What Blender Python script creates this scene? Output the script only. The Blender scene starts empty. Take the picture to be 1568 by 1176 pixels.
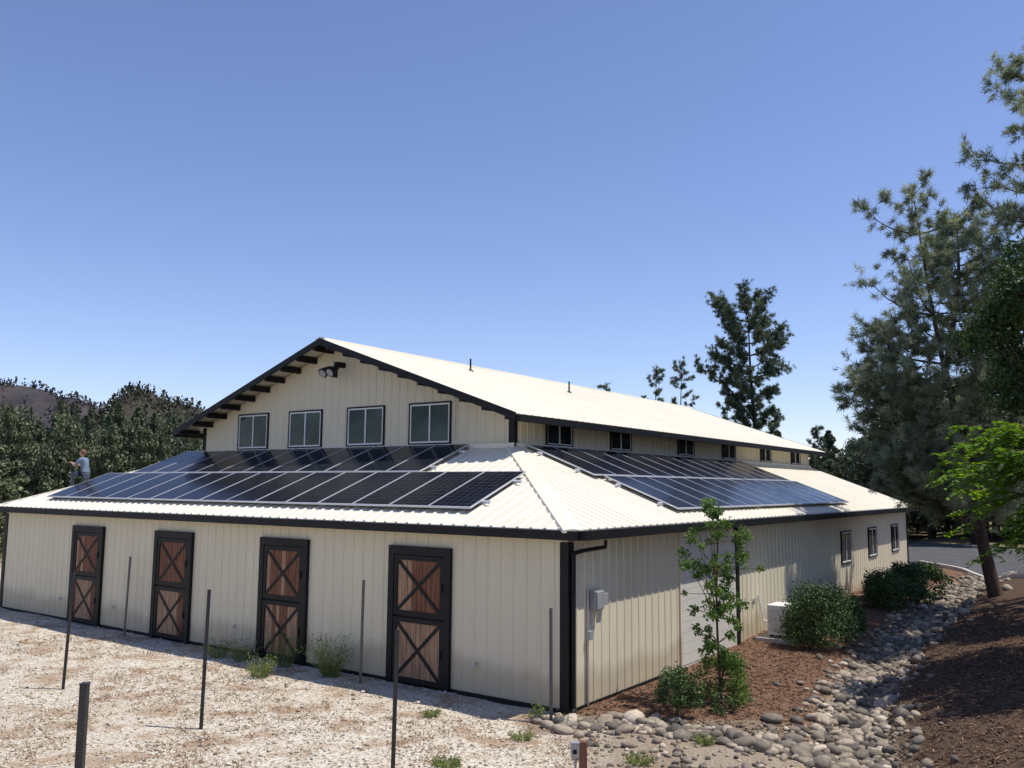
import bpy, bmesh, numpy as np, math
from mathutils import Vector, Matrix
S=bpy.context.scene
rng=np.random.default_rng(7)
# ------------------------------------------------------------ helpers
def link(o): bpy.context.collection.objects.link(o); return o
def node_mat(name):
    m=bpy.data.materials.new(name); m.use_nodes=True
    nt=m.node_tree; b=nt.nodes['Principled BSDF']; return m,nt,b
def N(nt,t,**k):
    n=nt.nodes.new(t)
    for a,v in k.items():
        if a=='inp':
            for kk,vv in v.items(): n.inputs[kk].default_value=vv
        else: setattr(n,a,v)
    return n
def ramp(nt,stops,interp='LINEAR'):
    r=nt.nodes.new('ShaderNodeValToRGB'); r.color_ramp.interpolation=interp
    e=r.color_ramp.elements
    while len(e)<len(stops): e.new(.5)
    for i,(p,c) in enumerate(stops):
        e[i].position=p; e[i].color=(c[0],c[1],c[2],1) if len(c)==3 else c
    return r
def mat(name,col,rough=.6,metal=0.,var=.12,scale=3.,bump=0.,bscale=60.,spec=.5,stretch=(1,1,1),dirt=None):
    m,nt,b=node_mat(name); L=nt.links
    tc=N(nt,'ShaderNodeTexCoord'); mp=N(nt,'ShaderNodeMapping'); mp.inputs['Scale'].default_value=stretch
    L.new(tc.outputs['Object'],mp.inputs['Vector'])
    no=N(nt,'ShaderNodeTexNoise',inp={'Scale':scale,'Detail':4.,'Roughness':.65})
    L.new(mp.outputs[0],no.inputs['Vector'])
    c=np.array(col); r=ramp(nt,[(.3,tuple(c*(1-var))),(.7,tuple(np.minimum(c*(1+var),1)))])
    L.new(no.outputs['Fac'],r.inputs['Fac']); src=r.outputs['Color']
    if dirt:
        sz=N(nt,'ShaderNodeSeparateXYZ'); L.new(tc.outputs['Object'],sz.inputs[0])
        a=N(nt,'ShaderNodeMath',operation='MULTIPLY_ADD'); L.new(no.outputs['Fac'],a.inputs[0]); a.inputs[1].default_value=-.9; L.new(sz.outputs['Z'],a.inputs[2])
        r2=ramp(nt,[(0,(.5,.5,.5)),(.28,(0,0,0))]); L.new(a.outputs[0],r2.inputs['Fac'])
        mx=N(nt,'ShaderNodeMix',data_type='RGBA'); L.new(r2.outputs['Color'],mx.inputs[0]); L.new(src,mx.inputs[6]); mx.inputs[7].default_value=(*dirt,1); src=mx.outputs[2]
    L.new(src,b.inputs['Base Color'])
    b.inputs['Roughness'].default_value=rough; b.inputs['Metallic'].default_value=metal
    b.inputs['Specular IOR Level'].default_value=spec
    if bump>0:
        n2=N(nt,'ShaderNodeTexNoise',inp={'Scale':bscale,'Detail':3.}); L.new(mp.outputs[0],n2.inputs['Vector'])
        bp=N(nt,'ShaderNodeBump',inp={'Strength':bump,'Distance':.02}); L.new(n2.outputs['Fac'],bp.inputs['Height']); L.new(bp.outputs[0],b.inputs['Normal'])
    return m
def leaf_mat(name,dark,light,trans=.3,rough=.6):
    m,nt,b=node_mat(name); L=nt.links
    at=N(nt,'ShaderNodeAttribute',attribute_name='shade')
    r=ramp(nt,[(0,dark),(1,light)]); L.new(at.outputs['Fac'],r.inputs['Fac'])
    L.new(r.outputs['Color'],b.inputs['Base Color']); b.inputs['Roughness'].default_value=rough
    b.inputs['Specular IOR Level'].default_value=.3
    if trans<=0: return m
    tr=N(nt,'ShaderNodeBsdfTranslucent'); hs=N(nt,'ShaderNodeHueSaturation',inp={'Saturation':1.15,'Value':1.5,'Hue':.485})
    L.new(r.outputs['Color'],hs.inputs['Color']); L.new(hs.outputs[0],tr.inputs['Color'])
    mx=N(nt,'ShaderNodeMixShader',inp={0:trans}); out=nt.nodes['Material Output']
    L.new(b.outputs[0],mx.inputs[1]); L.new(tr.outputs[0],mx.inputs[2]); L.new(mx.outputs[0],out.inputs['Surface'])
    return m
class MB:
    def __init__(s): s.v=[]; s.f=[]; s.m=[]
    def add(s,vs,fs,mi=0):
        o=len(s.v); s.v+= [tuple(x) for x in vs]; s.f+=[tuple(i+o for i in f) for f in fs]; s.m+=[mi]*len(fs)
    def hexa(s,p,mi=0):
        s.add(p,[(0,1,2,3),(4,5,6,7),(0,1,5,4),(1,2,6,5),(2,3,7,6),(3,0,4,7)],mi)
    def box(s,x0,x1,y0,y1,z0,z1,mi=0,T=None):
        p=[(x0,y0,z0),(x1,y0,z0),(x1,y1,z0),(x0,y1,z0),(x0,y0,z1),(x1,y0,z1),(x1,y1,z1),(x0,y1,z1)]
        if T: p=[T(*q) for q in p]
        s.hexa(p,mi)
    def tube(s,pts,rads,n=6,mi=0,cap=True):
        pts=[np.array(p,float) for p in pts]; base=len(s.v)
        for i,p in enumerate(pts):
            d=pts[min(i+1,len(pts)-1)]-pts[max(i-1,0)]; d/=max(np.linalg.norm(d),1e-9)
            a=np.cross(d,(0,0,1)) if abs(d[2])<.95 else np.cross(d,(1,0,0)); a/=np.linalg.norm(a); b=np.cross(d,a)
            for k in range(n):
                t=2*math.pi*k/n; s.v.append(tuple(p+rads[i]*(math.cos(t)*a+math.sin(t)*b)))
        for i in range(len(pts)-1):
            for k in range(n):
                k2=(k+1)%n; s.f.append((base+i*n+k,base+i*n+k2,base+(i+1)*n+k2,base+(i+1)*n+k)); s.m.append(mi)
        if cap:
            s.f.append(tuple(base+k for k in range(n))[::-1]); s.m.append(mi)
            s.f.append(tuple(base+(len(pts)-1)*n+k for k in range(n))); s.m.append(mi)
    def obj(s,name,mats,parent=None,smooth=False,bevel=0,fixn=True):
        me=bpy.data.meshes.new(name); me.from_pydata(s.v,[],s.f)
        for m in mats: me.materials.append(m)
        me.polygons.foreach_set('material_index',s.m)
        if smooth: me.polygons.foreach_set('use_smooth',[True]*len(s.f))
        me.update()
        if fixn:
            bm=bmesh.new(); bm.from_mesh(me); bmesh.ops.recalc_face_normals(bm,faces=bm.faces); bm.to_mesh(me); bm.free()
        o=link(bpy.data.objects.new(name,me))
        if parent: o.parent=parent
        if bevel>0:
            bv=o.modifiers.new('bev','BEVEL'); bv.width=bevel; bv.segments=2; bv.limit_method='ANGLE'
        return o
def fastmesh(name,V,F,mats,shade=None,parent=None,smooth=False,mi=None):
    V=np.asarray(V,np.float32).reshape(-1,3); F=np.asarray(F,np.int32); k=F.shape[1]; nf=len(F)
    me=bpy.data.meshes.new(name); me.vertices.add(len(V)); me.vertices.foreach_set('co',V.ravel())
    me.loops.add(nf*k); me.loops.foreach_set('vertex_index',F.ravel())
    me.polygons.add(nf); me.polygons.foreach_set('loop_start',np.arange(0,nf*k,k,dtype=np.int32)); me.polygons.foreach_set('loop_total',np.full(nf,k,np.int32))
    for m in mats: me.materials.append(m)
    if mi is not None: me.polygons.foreach_set('material_index',np.asarray(mi,np.int32))
    if smooth: me.polygons.foreach_set('use_smooth',np.ones(nf,bool))
    if shade is not None:
        a=me.attributes.new('shade','FLOAT','POINT'); a.data.foreach_set('value',np.asarray(shade,np.float32))
    me.update(calc_edges=True)
    o=link(bpy.data.objects.new(name,me))
    if parent: o.parent=parent
    return o
def empty(name,loc=(0,0,0)):
    o=link(bpy.data.objects.new(name,None)); o.location=loc; o.empty_display_size=.3; return o
def unit(v): return v/np.maximum(np.linalg.norm(v,axis=-1,keepdims=True),1e-9)
def leaves(C,size,asp=.55,up=.3):
    n=len(C); d=unit(rng.normal(size=(n,3))); w=unit(np.cross(d,unit(rng.normal(size=(n,3))+np.array([0,0,up]))))
    L=(size*rng.uniform(.6,1.3,n))[:,None]
    V=np.stack([C-d*L*.5,C+w*L*asp*.5,C+d*L*.5,C-w*L*asp*.5],1)
    F=np.arange(n*4).reshape(n,4); return V.reshape(-1,3),F
def sstep(x): x=np.clip(x,0,1); return x*x*(3-2*x)
def vnoise(x,y,seed=0):
    xi=np.floor(x).astype(int); yi=np.floor(y).astype(int); fx=sstep(x-xi); fy=sstep(y-yi)
    def h(a,b):
        t=np.sin(a*127.1+b*311.7+seed*74.7)*43758.5453; return t-np.floor(t)
    return (h(xi,yi)*(1-fx)+h(xi+1,yi)*fx)*(1-fy)+(h(xi,yi+1)*(1-fx)+h(xi+1,yi+1)*fx)*fy
# ------------------------------------------------------------ frame of the barn
CX,CY=1.035,15.884
ang=math.radians(-55)+.011
ux,uy=math.sin(ang),math.cos(ang); vx,vy=math.sin(ang+math.pi/2),math.cos(ang+math.pi/2)
def L3(a,b,z): return (a*ux+b*vx,a*uy+b*vy,z)
def W3(a,b,z): return (CX+a*ux+b*vx,CY+a*uy+b*vy,z)
def toab(x,y): return ((x-CX)*ux+(y-CY)*uy,(x-CX)*vx+(y-CY)*vy)
D=4.25; WW=12.9; LL=21.4; LB=28.7; LU=28.4
# ------------------------------------------------------------ terrain
SW=np.array([(21,38),(17.0,33.0),(14.2,29.0),(11.1,24.4),(8.6,20.8),(6.9,17.8),(5.75,15),(5.1,13),(4.7,10.5),(4.2,6)],float)
SB=np.array([(5.4,13.7),(4.7,13.9),(3.9,14.3),(3.0,14.8),(2.0,15.3),(1.3,15.45),(.6,15.2)],float)
def dpoly(x,y,P):
    best=np.full(np.shape(x),1e9); side=np.zeros(np.shape(x))
    for i in range(len(P)-1):
        a=P[i];d=P[i+1]-a; t=np.clip(((x-a[0])*d[0]+(y-a[1])*d[1])/(d@d),0,1)
        dx=x-a[0]-t*d[0]; dy=y-a[1]-t*d[1]; r=np.hypot(dx,dy); s=np.sign(d[0]*dy-d[1]*dx)
        m=r<best; best=np.where(m,r,best); side=np.where(m,s,side)
    return best,side
def terrain(x,y):
    x=np.asarray(x,float); y=np.asarray(y,float)
    a,b=toab(x,y)
    z=.57*np.clip((b-4)/24.8,0,1.5)*sstep((6-a)/4.)
    ds,sd=dpoly(x,y,SW)
    z=z-.28*np.exp(-(ds/.75)**2)
    right=(sd>0)
    z=z+np.where(right,1.,0.)*1.9*(1-np.exp(-np.clip(ds-.5,0,50)*.16))*sstep((40-y)/12.)
    z=z+np.clip(10.6-y,0,11)*.24*sstep((9+x)/3.+1)
    d2,_=dpoly(x,y,SB); z=z-.06*np.exp(-(d2/.4)**2)
    r=np.hypot(x,y)
    z=z+.05*(vnoise(x*.6,y*.6,3)-.5)+.03*(vnoise(x*2.1,y*2.1,5)-.5)*(r<60)
    z=z+np.clip(r-70,0,400)*.01
    return z
def axis(lo,hi,st,far,n):
    core=np.arange(lo,hi,st); g=(np.geomspace(1,far,n)-1)
    return np.concatenate([(lo-g[::-1][:-1]-0.0),core,(hi+g[1:])])
xs=axis(-20,25,.14,1500,34); ys=axis(8.5,41,.14,1500,34)
gx,gy=np.meshgrid(xs,ys); gz=terrain(gx,gy)
nx,ny=len(xs),len(ys)
idx=np.arange(nx*ny).reshape(ny,nx)
F=np.stack([idx[:-1,:-1],idx[:-1,1:],idx[1:,1:],idx[1:,:-1]],-1).reshape(-1,4)
m,nt,b=node_mat('ground_mat'); L=nt.links
tc=N(nt,'ShaderNodeTexCoord')
def noise(sc,det=4,ro=.6,vec=None):
    n=N(nt,'ShaderNodeTexNoise',inp={'Scale':sc,'Detail':float(det),'Roughness':ro}); L.new((vec or tc.outputs['Object']),n.inputs['Vector']); return n.outputs['Fac']
def voro(sc):
    n=N(nt,'ShaderNodeTexVoronoi',inp={'Scale':sc}); L.new(tc.outputs['Object'],n.inputs['Vector']); return n
def mix(f,a,bb):
    n=N(nt,'ShaderNodeMix',data_type='RGBA')
    if hasattr(f,'links'): L.new(f,n.inputs[0])
    else: n.inputs[0].default_value=f
    for s,i in ((a,6),(bb,7)):
        if hasattr(s,'links'): L.new(s,n.inputs[i])
        else: n.inputs[i].default_value=(*s,1)
    return n.outputs[2]
def rr(src,stops): r=ramp(nt,stops); L.new(src,r.inputs['Fac']); return r.outputs['Color']
v1=voro(26.); sep=N(nt,'ShaderNodeSeparateColor'); L.new(v1.outputs['Color'],sep.inputs[0])
grav=rr(sep.outputs[0],[(0,(.33,.27,.20)),(.35,(.51,.455,.365)),(.8,(.62,.57,.48)),(1,(.69,.65,.575))])
patch=rr(noise(1.1,6,.7),[(.49,(0,0,0)),(.60,(.85,.85,.85))])
fine=noise(20,5,.72)
grav=mix(patch,grav,rr(fine,[(.3,(.21,.125,.07)),(.7,(.42,.30,.195))]))
big=rr(noise(.23,4,.6),[(.47,(0,0,0)),(.68,(.45,.45,.45))])
grav=mix(big,grav,rr(fine,[(.3,(.35,.27,.185)),(.7,(.54,.46,.34))]))
mul=rr(fine,[(.3,(.075,.04,.026)),(.55,(.19,.11,.072)),(.75,(.30,.195,.135))])
bank=rr(fine,[(.3,(.04,.027,.018)),(.55,(.11,.07,.048)),(.75,(.21,.145,.10))])
dirt=rr(fine,[(.3,(.14,.10,.065)),(.55,(.27,.21,.15)),(.75,(.40,.33,.25))])
far=rr(noise(.12,4,.6),[(.35,(.055,.06,.03)),(.6,(.19,.155,.09)),(.75,(.30,.25,.16))])
def att(n):
    a=N(nt,'ShaderNodeAttribute',attribute_name=n); return a.outputs['Fac']
c=mix(att('far'),mix(att('rock'),mix(att('bank'),mix(att('mulch'),grav,mul),bank),dirt),far)
L.new(c,b.inputs['Base Color']); b.inputs['Roughness'].default_value=.95; b.inputs['Specular IOR Level'].default_value=.1
bp=N(nt,'ShaderNodeBump',inp={'Strength':.9,'Distance':.02})
ad=N(nt,'ShaderNodeMath',operation='ADD'); L.new(v1.outputs['Distance'],ad.inputs[0]); L.new(fine,ad.inputs[1]); L.new(ad.outputs[0],bp.inputs['Height']); L.new(bp.outputs[0],b.inputs['Normal'])
ground=fastmesh('ground',np.stack([gx,gy,gz],-1).reshape(-1,3),F,[m],smooth=True)
ga,gb=toab(gx,gy); dsw,sdw=dpoly(gx,gy,SW); dsb,sdb=dpoly(gx,gy,SB)
nz=(vnoise(gx*1.7,gy*1.7,9)-.5)*.35+(vnoise(gx*5,gy*5,2)-.5)*.2
bankm=((sdw>0)&(dsw>.3)).astype(float)
mulch=((ga<.2)&(sdw<=0)&~((sdb>0)&(gy<16.5)&(gx<5.5))).astype(float)*(gy>13.4)
mulch=np.where((gb>-1.5),mulch,0)
rock=np.clip(1.5-(dsw+nz)/.6,0,1); rock=np.maximum(rock,np.clip(1.5-(dsb+nz)/.45,0,1))
rock=np.maximum(rock,((ga<1.6)&(gy<15.6)&(gx<6)&(sdw<=0)).astype(float)*np.clip((gx+nz*2-.6)/1.2,0,.8))
farm=np.clip((np.hypot(gx,gy)-46)/8,0,1)*(1.)
def sattr(o,n,v): a=o.data.attributes.new(n,'FLOAT','POINT'); a.data.foreach_set('value',np.asarray(v,np.float32).ravel())
sattr(ground,'mulch',mulch); sattr(ground,'bank',bankm); sattr(ground,'rock',rock); sattr(ground,'far',farm)
# road
asp=mat('asphalt',(.085,.085,.088),.9,var=.2,scale=2,bump=.4,bscale=120,spec=.2)
conc=mat('concrete',(.45,.42,.38),.85,var=.15,scale=4,bump=.2)
rp=[(18.9,40.5),(20.2,33.5),(24,27.5),(31,22),(44,17),(70,14),(90,30),(60,42),(36,44.5),(28,47.5),(22,54),(12,60),(8,54),(14,46)]
def densify(P,n=8):
    o=[]
    for i in range(len(P)):
        a=np.array(P[i]);c2=np.array(P[(i+1)%len(P)])
        for k in range(n): o.append(a+(c2-a)*k/n)
    return o
def sheet(name,P,off,ms):
    bm=bmesh.new(); vs=[bm.verts.new((p[0],p[1],0)) for p in P]; bm.faces.new(vs)
    bmesh.ops.triangulate(bm,faces=bm.faces)
    bmesh.ops.subdivide_edges(bm,edges=bm.edges,cuts=3,use_grid_fill=True)
    for v in bm.verts: v.co.z=float(terrain(v.co.x,v.co.y))+off
    me=bpy.data.meshes.new(name); bm.to_mesh(me); bm.free(); me.materials.append(ms); return link(bpy.data.objects.new(name,me))
sheet('road',densify(rp,6),.06,asp)
kb=MB()
kp=densify(rp[:6]+[rp[5]],10)[:50]
for i in range(len(kp)-1):
    p,q=np.array(kp[i]),np.array(kp[i+1]); d=q-p
    if np.linalg.norm(d)<1e-6: continue
    nrm=np.array([-d[1],d[0]])/np.linalg.norm(d)*.09
    P=[]
    for zo in (-.2,.15):
        for w_,s_ in ((p,-1),(q,-1),(q,1),(p,1)):
            xy=w_+nrm*s_; P.append((xy[0],xy[1],float(terrain(w_[0],w_[1]))+zo))
    kb.hexa(P)
kb.obj('road_kerb',[conc])
# ------------------------------------------------------------ stones, gravel
def ico(s):
    q=bmesh.new(); bmesh.ops.create_icosphere(q,subdivisions=s,radius=1); q.verts.ensure_lookup_table()
    V=np.array([v.co[:] for v in q.verts]); Fq=np.array([[v.index for v in f.verts] for f in q.faces]); q.free(); return V,Fq
IV,IF=ico(2); OV,OF=ico(1)
def rocks(name,xy,size,BV,BF,ms,sink=.25,flat=.6,smooth=True,rough=.12):
    n=len(xy); k=len(BV)
    V=np.repeat(BV[None],n,0)*(1+rng.normal(size=(n,k,1))*rough)
    sc=np.stack([rng.uniform(.75,1.35,n),rng.uniform(.6,1.,n),rng.uniform(flat*.7,flat*1.2,n)],-1)*size[:,None]*.5
    V=V*sc[:,None,:]; t=rng.uniform(0,6.28,n); tl=rng.normal(size=n)*.25
    c_,s_=np.cos(tl)[:,None],np.sin(tl)[:,None]; x,y,z=V[...,0],V[...,1],V[...,2]
    x,z=x*c_-z*s_,x*s_+z*c_
    c_,s_=np.cos(t)[:,None],np.sin(t)[:,None]; x,y=x*c_-y*s_,x*s_+y*c_
    g=terrain(xy[:,0],xy[:,1])
    P=np.stack([x+xy[:,0,None],y+xy[:,1,None],z+g[:,None]+(size*flat*(.5-sink))[:,None]],-1)
    Fc=(BF[None]+np.arange(n)[:,None,None]*k).reshape(-1,BF.shape[1])
    return fastmesh(name,P,Fc,[ms],shade=np.repeat(rng.uniform(0,1,n),k),smooth=smooth)
def stone_mat(name,stops):
    m,nt,b=node_mat(name); L=nt.links
    a=N(nt,'ShaderNodeAttribute',attribute_name='shade'); r=ramp(nt,stops); L.new(a.outputs['Fac'],r.inputs['Fac'])
    tc=N(nt,'ShaderNodeTexCoord'); no=N(nt,'ShaderNodeTexNoise',inp={'Scale':18.,'Detail':3.}); L.new(tc.outputs['Object'],no.inputs['Vector'])
    r2=ramp(nt,[(.3,(.65,.65,.65)),(.7,(1.15,1.1,1.05))]); L.new(no.outputs['Fac'],r2.inputs['Fac'])
    mx=N(nt,'ShaderNodeMix',data_type='RGBA',blend_type='MULTIPLY'); mx.inputs[0].default_value=1; L.new(r.outputs['Color'],mx.inputs[6]); L.new(r2.outputs['Color'],mx.inputs[7])
    L.new(mx.outputs[2],b.inputs['Base Color']); b.inputs['Roughness'].default_value=.85; b.inputs['Specular IOR Level'].default_value=.2; return m
rockm=stone_mat('river_rock_mat',[(0,(.10,.09,.08)),(.4,(.22,.19,.155)),(.7,(.31,.26,.20)),(.92,(.44,.38,.30)),(1,(.58,.51,.42))])
gravm=stone_mat('gravel_mat',[(0,(.30,.225,.16)),(.25,(.48,.41,.31)),(1,(.71,.66,.56))])
chipm=stone_mat('mulch_mat',[(0,(.05,.03,.02)),(.5,(.16,.095,.062)),(1,(.34,.22,.15))])
def along(P,n,w):
    P=np.array(P); seg=np.linalg.norm(P[1:]-P[:-1],axis=1); c=np.concatenate([[0],np.cumsum(seg)]); t=rng.uniform(0,c[-1],n)
    i=np.clip(np.searchsorted(c,t)-1,0,len(seg)-1); f=(t-c[i])/seg[i]; p=P[i]+(P[i+1]-P[i])*f[:,None]; d=unit(P[i+1]-P[i])
    return p+np.stack([-d[:,1],d[:,0]],-1)*(rng.normal(size=n)*w)[:,None]
xy=np.concatenate([along(SW[:9],3000,.42),along(SB,480,.22)])
sp=np.stack([rng.uniform(1.0,6,620),rng.uniform(11,15.3,620)],-1); sp=sp[(toab(sp[:,0],sp[:,1])[0]<1.3)]
xy=np.concatenate([xy,sp]); sz=np.clip(rng.lognormal(math.log(.155),.38,len(xy)),.05,.38); sz[-len(sp):]*=.55
rocks('river_rocks',xy,sz,IV,IF,rockm,rough=.05)
n=30000; gy_=10+22*rng.uniform(0,1,n)**1.6; gx_=rng.uniform(-.64,.14,n)*gy_
gxy=np.stack([gx_,gy_],-1); a_,b_=toab(gx_,gy_); keep=(b_<-.05)&(a_>-1.5)&(vnoise(gx_*1.3,gy_*1.3,31)<rng.uniform(.2,1.1,n)); gxy=gxy[keep]
rocks('gravel_stones',gxy,np.clip(rng.lognormal(math.log(.034),.4,len(gxy)),.015,.10),OV,OF,gravm,sink=.2,smooth=False,rough=.2)
n=34000; my=12+14*rng.uniform(0,1,n); mx_=rng.uniform(1,14,n); a_,b_=toab(mx_,my); ds_,sd_=dpoly(mx_,my,SW); db_,sdb_=dpoly(mx_,my,SB)
keep=(a_<-.05)&(ds_>.55)&~((sd_<=0)&(my<13.9))&~((sd_<=0)&(db_<.45))&(mx_/my<.62)
keep&=~((sd_<=0)&(sdb_>0)&(mx_<5.5)&(my<16.5))
mxy=np.stack([mx_,my],-1)[keep]
rocks('mulch_chips',mxy,rng.uniform(.03,.10,len(mxy)),OV*np.array([1.3,.35,.3]),OF,chipm,sink=.1,flat=.5,smooth=False,rough=.2)
# ------------------------------------------------------------ BARN
barn=empty('metal_barn',(CX,CY,0))
siding=mat('cream_siding',(.655,.595,.44),.5,var=.04,scale=1.2,stretch=(1,1,.25),bump=.05,bscale=9,spec=.3,dirt=(.36,.28,.18))
roofm=mat('cream_roof',(.735,.68,.55),.5,var=.06,scale=.8,spec=.3)
black=mat('black_trim',(.011,.011,.012),.5,var=.2,scale=6,spec=.22)
white=mat('white_vinyl',(.72,.72,.70),.4,var=.03)
woodm=mat('door_wood',(.17,.07,.038),.65,var=.5,scale=2.2,stretch=(9,9,.8),bump=.3,bscale=20,spec=.3)
woodl=mat('door_wood_bounce_lit',(.33,.205,.125),.7,var=.45,scale=2.2,stretch=(9,9,.8),bump=.3,bscale=20,spec=.3)  # lower leaves paler: gravel bounce light painted into the wood colour
garage=mat('garage_panel',(.62,.60,.53),.45,var=.03)
grey=mat('grey_metal',(.36,.37,.38),.45,metal=.3,var=.1)
cond=mat('galvanised',(.5,.5,.49),.4,metal=.7,var=.1)
def glass(name,c1,c2):
    m,nt,b=node_mat(name); L=nt.links
    tc=N(nt,'ShaderNodeTexCoord'); no=N(nt,'ShaderNodeTexNoise',inp={'Scale':.9,'Detail':3.}); L.new(tc.outputs['Object'],no.inputs['Vector'])
    r=ramp(nt,[(.35,c1),(.65,c2)]); L.new(no.outputs['Fac'],r.inputs['Fac']); L.new(r.outputs['Color'],b.inputs['Base Color'])
    b.inputs['Roughness'].default_value=.06; b.inputs['Specular IOR Level'].default_value=.3; b.inputs['IOR'].default_value=1.38
    bp=N(nt,'ShaderNodeBump',inp={'Strength':.04,'Distance':.1}); L.new(no.outputs['Fac'],bp.inputs['Height']); L.new(bp.outputs[0],b.inputs['Normal'])
    return m
glassm=glass('window_glass',(.018,.034,.027),(.065,.095,.075))
glassd=glass('dark_window_glass',(.008,.01,.012),(.03,.035,.04))
s1=(4.994-3.259)/(D+.24); z1=3.259+.24*s1
OE=.24; AM=D+WW/2
def lowz(t): return z1+s1*t
ZR=8.246; s2=(8.096-5.827)/(WW/2)
def upz(a): return ZR-s2*abs(a-AM)
doors=[(2.689,4.35),(6.868,8.529),(11.223,12.884),(15.431,17.09)]
gw=[6.335,8.776,11.35,13.831]; GW=1.416; GZ0,GZ1=5.153,6.216
rw_=[17.897,21.683,25.577]; RW=1.2; RZ0,RZ1=1.453,2.496
jw_=[5.741,9.225,13.956,17.9,22.0,26.0]; JW=1.25; JZ0,JZ1=5.13,5.79
wall=MB()
zt=3.14
def poly(p,mi=0): wall.add([L3(*q) for q in p],[tuple(range(len(p)))],mi)
poly([(0,0,-.5),(LL,0,-.5),(LL,0,zt),(0,0,zt)])
poly([(0,0,-.5),(0,LB,-.5),(0,LB,zt),(0,0,zt)])
poly([(LL,0,-.5),(LL,LB,-.5),(LL,LB,zt),(LL,0,zt)])
poly([(0,LB,-.5),(LL,LB,-.5),(LL,LB,zt),(LL-D,LB,lowz(D)),(LL-D,LB,upz(D)-.1),(AM,LB,upz(AM)-.1),(D,LB,upz(D)-.1),(D,LB,lowz(D)),(0,LB,zt)])
poly([(D,D,4.6),(LL-D,D,4.6),(LL-D,D,upz(D)-.07),(AM,D,upz(AM)-.07),(D,D,upz(D)-.07)])
poly([(D,D,4.6),(D,LB,4.6),(D,LB,upz(D)-.07),(D,D,upz(D)-.07)])
poly([(LL-D,D,4.6),(LL-D,LB,4.6),(LL-D,LB,upz(D)-.07),(LL-D,D,upz(D)-.07)])
def rib(kind,p,z0,z1_,base=0.,w=.024,h=.017,mi=0):
    if z1_-z0<.05: return
    if kind=='f': T=lambda q,o,z: L3(q,base-o,z)
    else: T=lambda q,o,z: L3(base-o,q,z)
    P=[T(p-w*1.7,-.003,z0),T(p+w*1.7,-.003,z0),T(p+w*.7,h,z0),T(p-w*.7,h,z0),T(p-w*1.7,-.003,z1_),T(p+w*1.7,-.003,z1_),T(p+w*.7,h,z1_),T(p-w*.7,h,z1_)]
    wall.hexa(P,mi)
p=.305
while p<LL-.1:
    z0=0
    for d0,d1 in doors:
        if d0-.05<p<d1+.05: z0=2.78
    rib('f',p,z0,zt-.02); p+=.305
p=.305
while p<LB-.1:
    holes=[(q-.06,q+RW+.06) for q in rw_]; inh=any(h0<p<h1 for h0,h1 in holes)
    if 4.7<p<8.25: pass
    elif inh: rib('r',p,-.1,RZ0-.06); rib('r',p,RZ1+.06,zt-.02)
    else: rib('r',p,-.1,zt-.02)
    p+=.305
p=D+.305
while p<LL-D-.1:
    if any(q-.07<p<q+GW+.07 for q in gw): rib('f',p,4.7,GZ0-.07,D); rib('f',p,GZ1+.07,upz(p)-.08,D)
    else: rib('f',p,4.7,upz(p)-.08,D)
    p+=.305
p=D+.305
while p<LB-.1:
    if not any(q-.05<p<q+JW+.05 for q in jw_): rib('r',p,4.7,upz(D)-.08,D)
    p+=.305
wall.obj('walls',[siding],barn)
tr=MB()
def bx(a0,a1,b0,b1,z0,z1_,mi=0,mb=None): (mb or tr).box(a0,a1,b0,b1,z0,z1_,mi,L3)
bx(-.032,.15,-.034,.0,-.3,3.0); bx(-.034,0,.002,.15,-.3,3.0)
bx(LL-.15,LL+.03,-.03,.02,-.3,3.0)
bx(.152,LL-.16,-.03,.0,-.2,.07)
bx(-.03,0,.16,4.68,-.2,.06)
bx(D-.03,D+.14,D-.032,D,4.7,upz(D)-.1); bx(D-.032,D,D+.002,D+.12,4.7,upz(D)-.1)
bx(LL-D-.12,LL-D+.03,D-.03,D,4.7,upz(D)-.1)
bx(-.03,.0,LB-.14,LB+.03,-.1,3.0)
OG=OE+.13; OGR=OE+.26
bx(-OG,LL+OG,-OG,-OE+.01,lowz(-OE)-.2,lowz(-OE)-.035)
bx(-OGR,-OE+.01,-OE+.015,LB+.3,lowz(-OE)-.2,lowz(-OE)-.035)
bx(LL+OE-.01,LL+OG,-OE+.015,LB+.3,lowz(-OE)-.2,lowz(-OE)-.035)
ue=D-.593
for sgn in (0,1):
    a0,a1=(ue-.12,ue+.01) if sgn==0 else (LL-ue-.01,LL-ue+.12)
    bx(a0,a1,D-.745,LB+.7,upz(ue)-.2,upz(ue)-.03)
def rake(b0,b1,zt_,zb_,mb=tr,mi=0):
    for s_ in (0,1):
        a0,a1=(ue,AM) if s_==0 else (LL-ue,AM)
        P=[L3(a0,b0,upz(a0)-zb_),L3(a1,b0,upz(a1)-zb_),L3(a1,b1,upz(a1)-zb_),L3(a0,b1,upz(a0)-zb_),L3(a0,b0,upz(a0)-zt_),L3(a1,b0,upz(a1)-zt_),L3(a1,b1,upz(a1)-zt_),L3(a0,b1,upz(a0)-zt_)]
        mb.hexa(P,mi)
rake(D-.79,D-.745,-.02,.17); rake(LB+.7,LB+.74,-.02,.17)
tr.hexa([L3(-OE,LB+.3,lowz(-OE)-.2),L3(D,LB+.3,lowz(D)-.2),L3(D,LB+.34,lowz(D)-.2),L3(-OE,LB+.34,lowz(-OE)-.2),L3(-OE,LB+.3,lowz(-OE)+.01),L3(D,LB+.3,lowz(D)+.01),L3(D,LB+.34,lowz(D)+.01),L3(-OE,LB+.34,lowz(-OE)+.01)])
for i in range(10):
    f=.3+i*.72
    for s_ in (0,1):
        a=(ue+f) if s_==0 else (LL-ue-f)
        if abs(a-AM)<.2: continue
        bx(a-.05,a+.05,D-.74,D,upz(a)-.24,upz(a)-.065)
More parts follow.
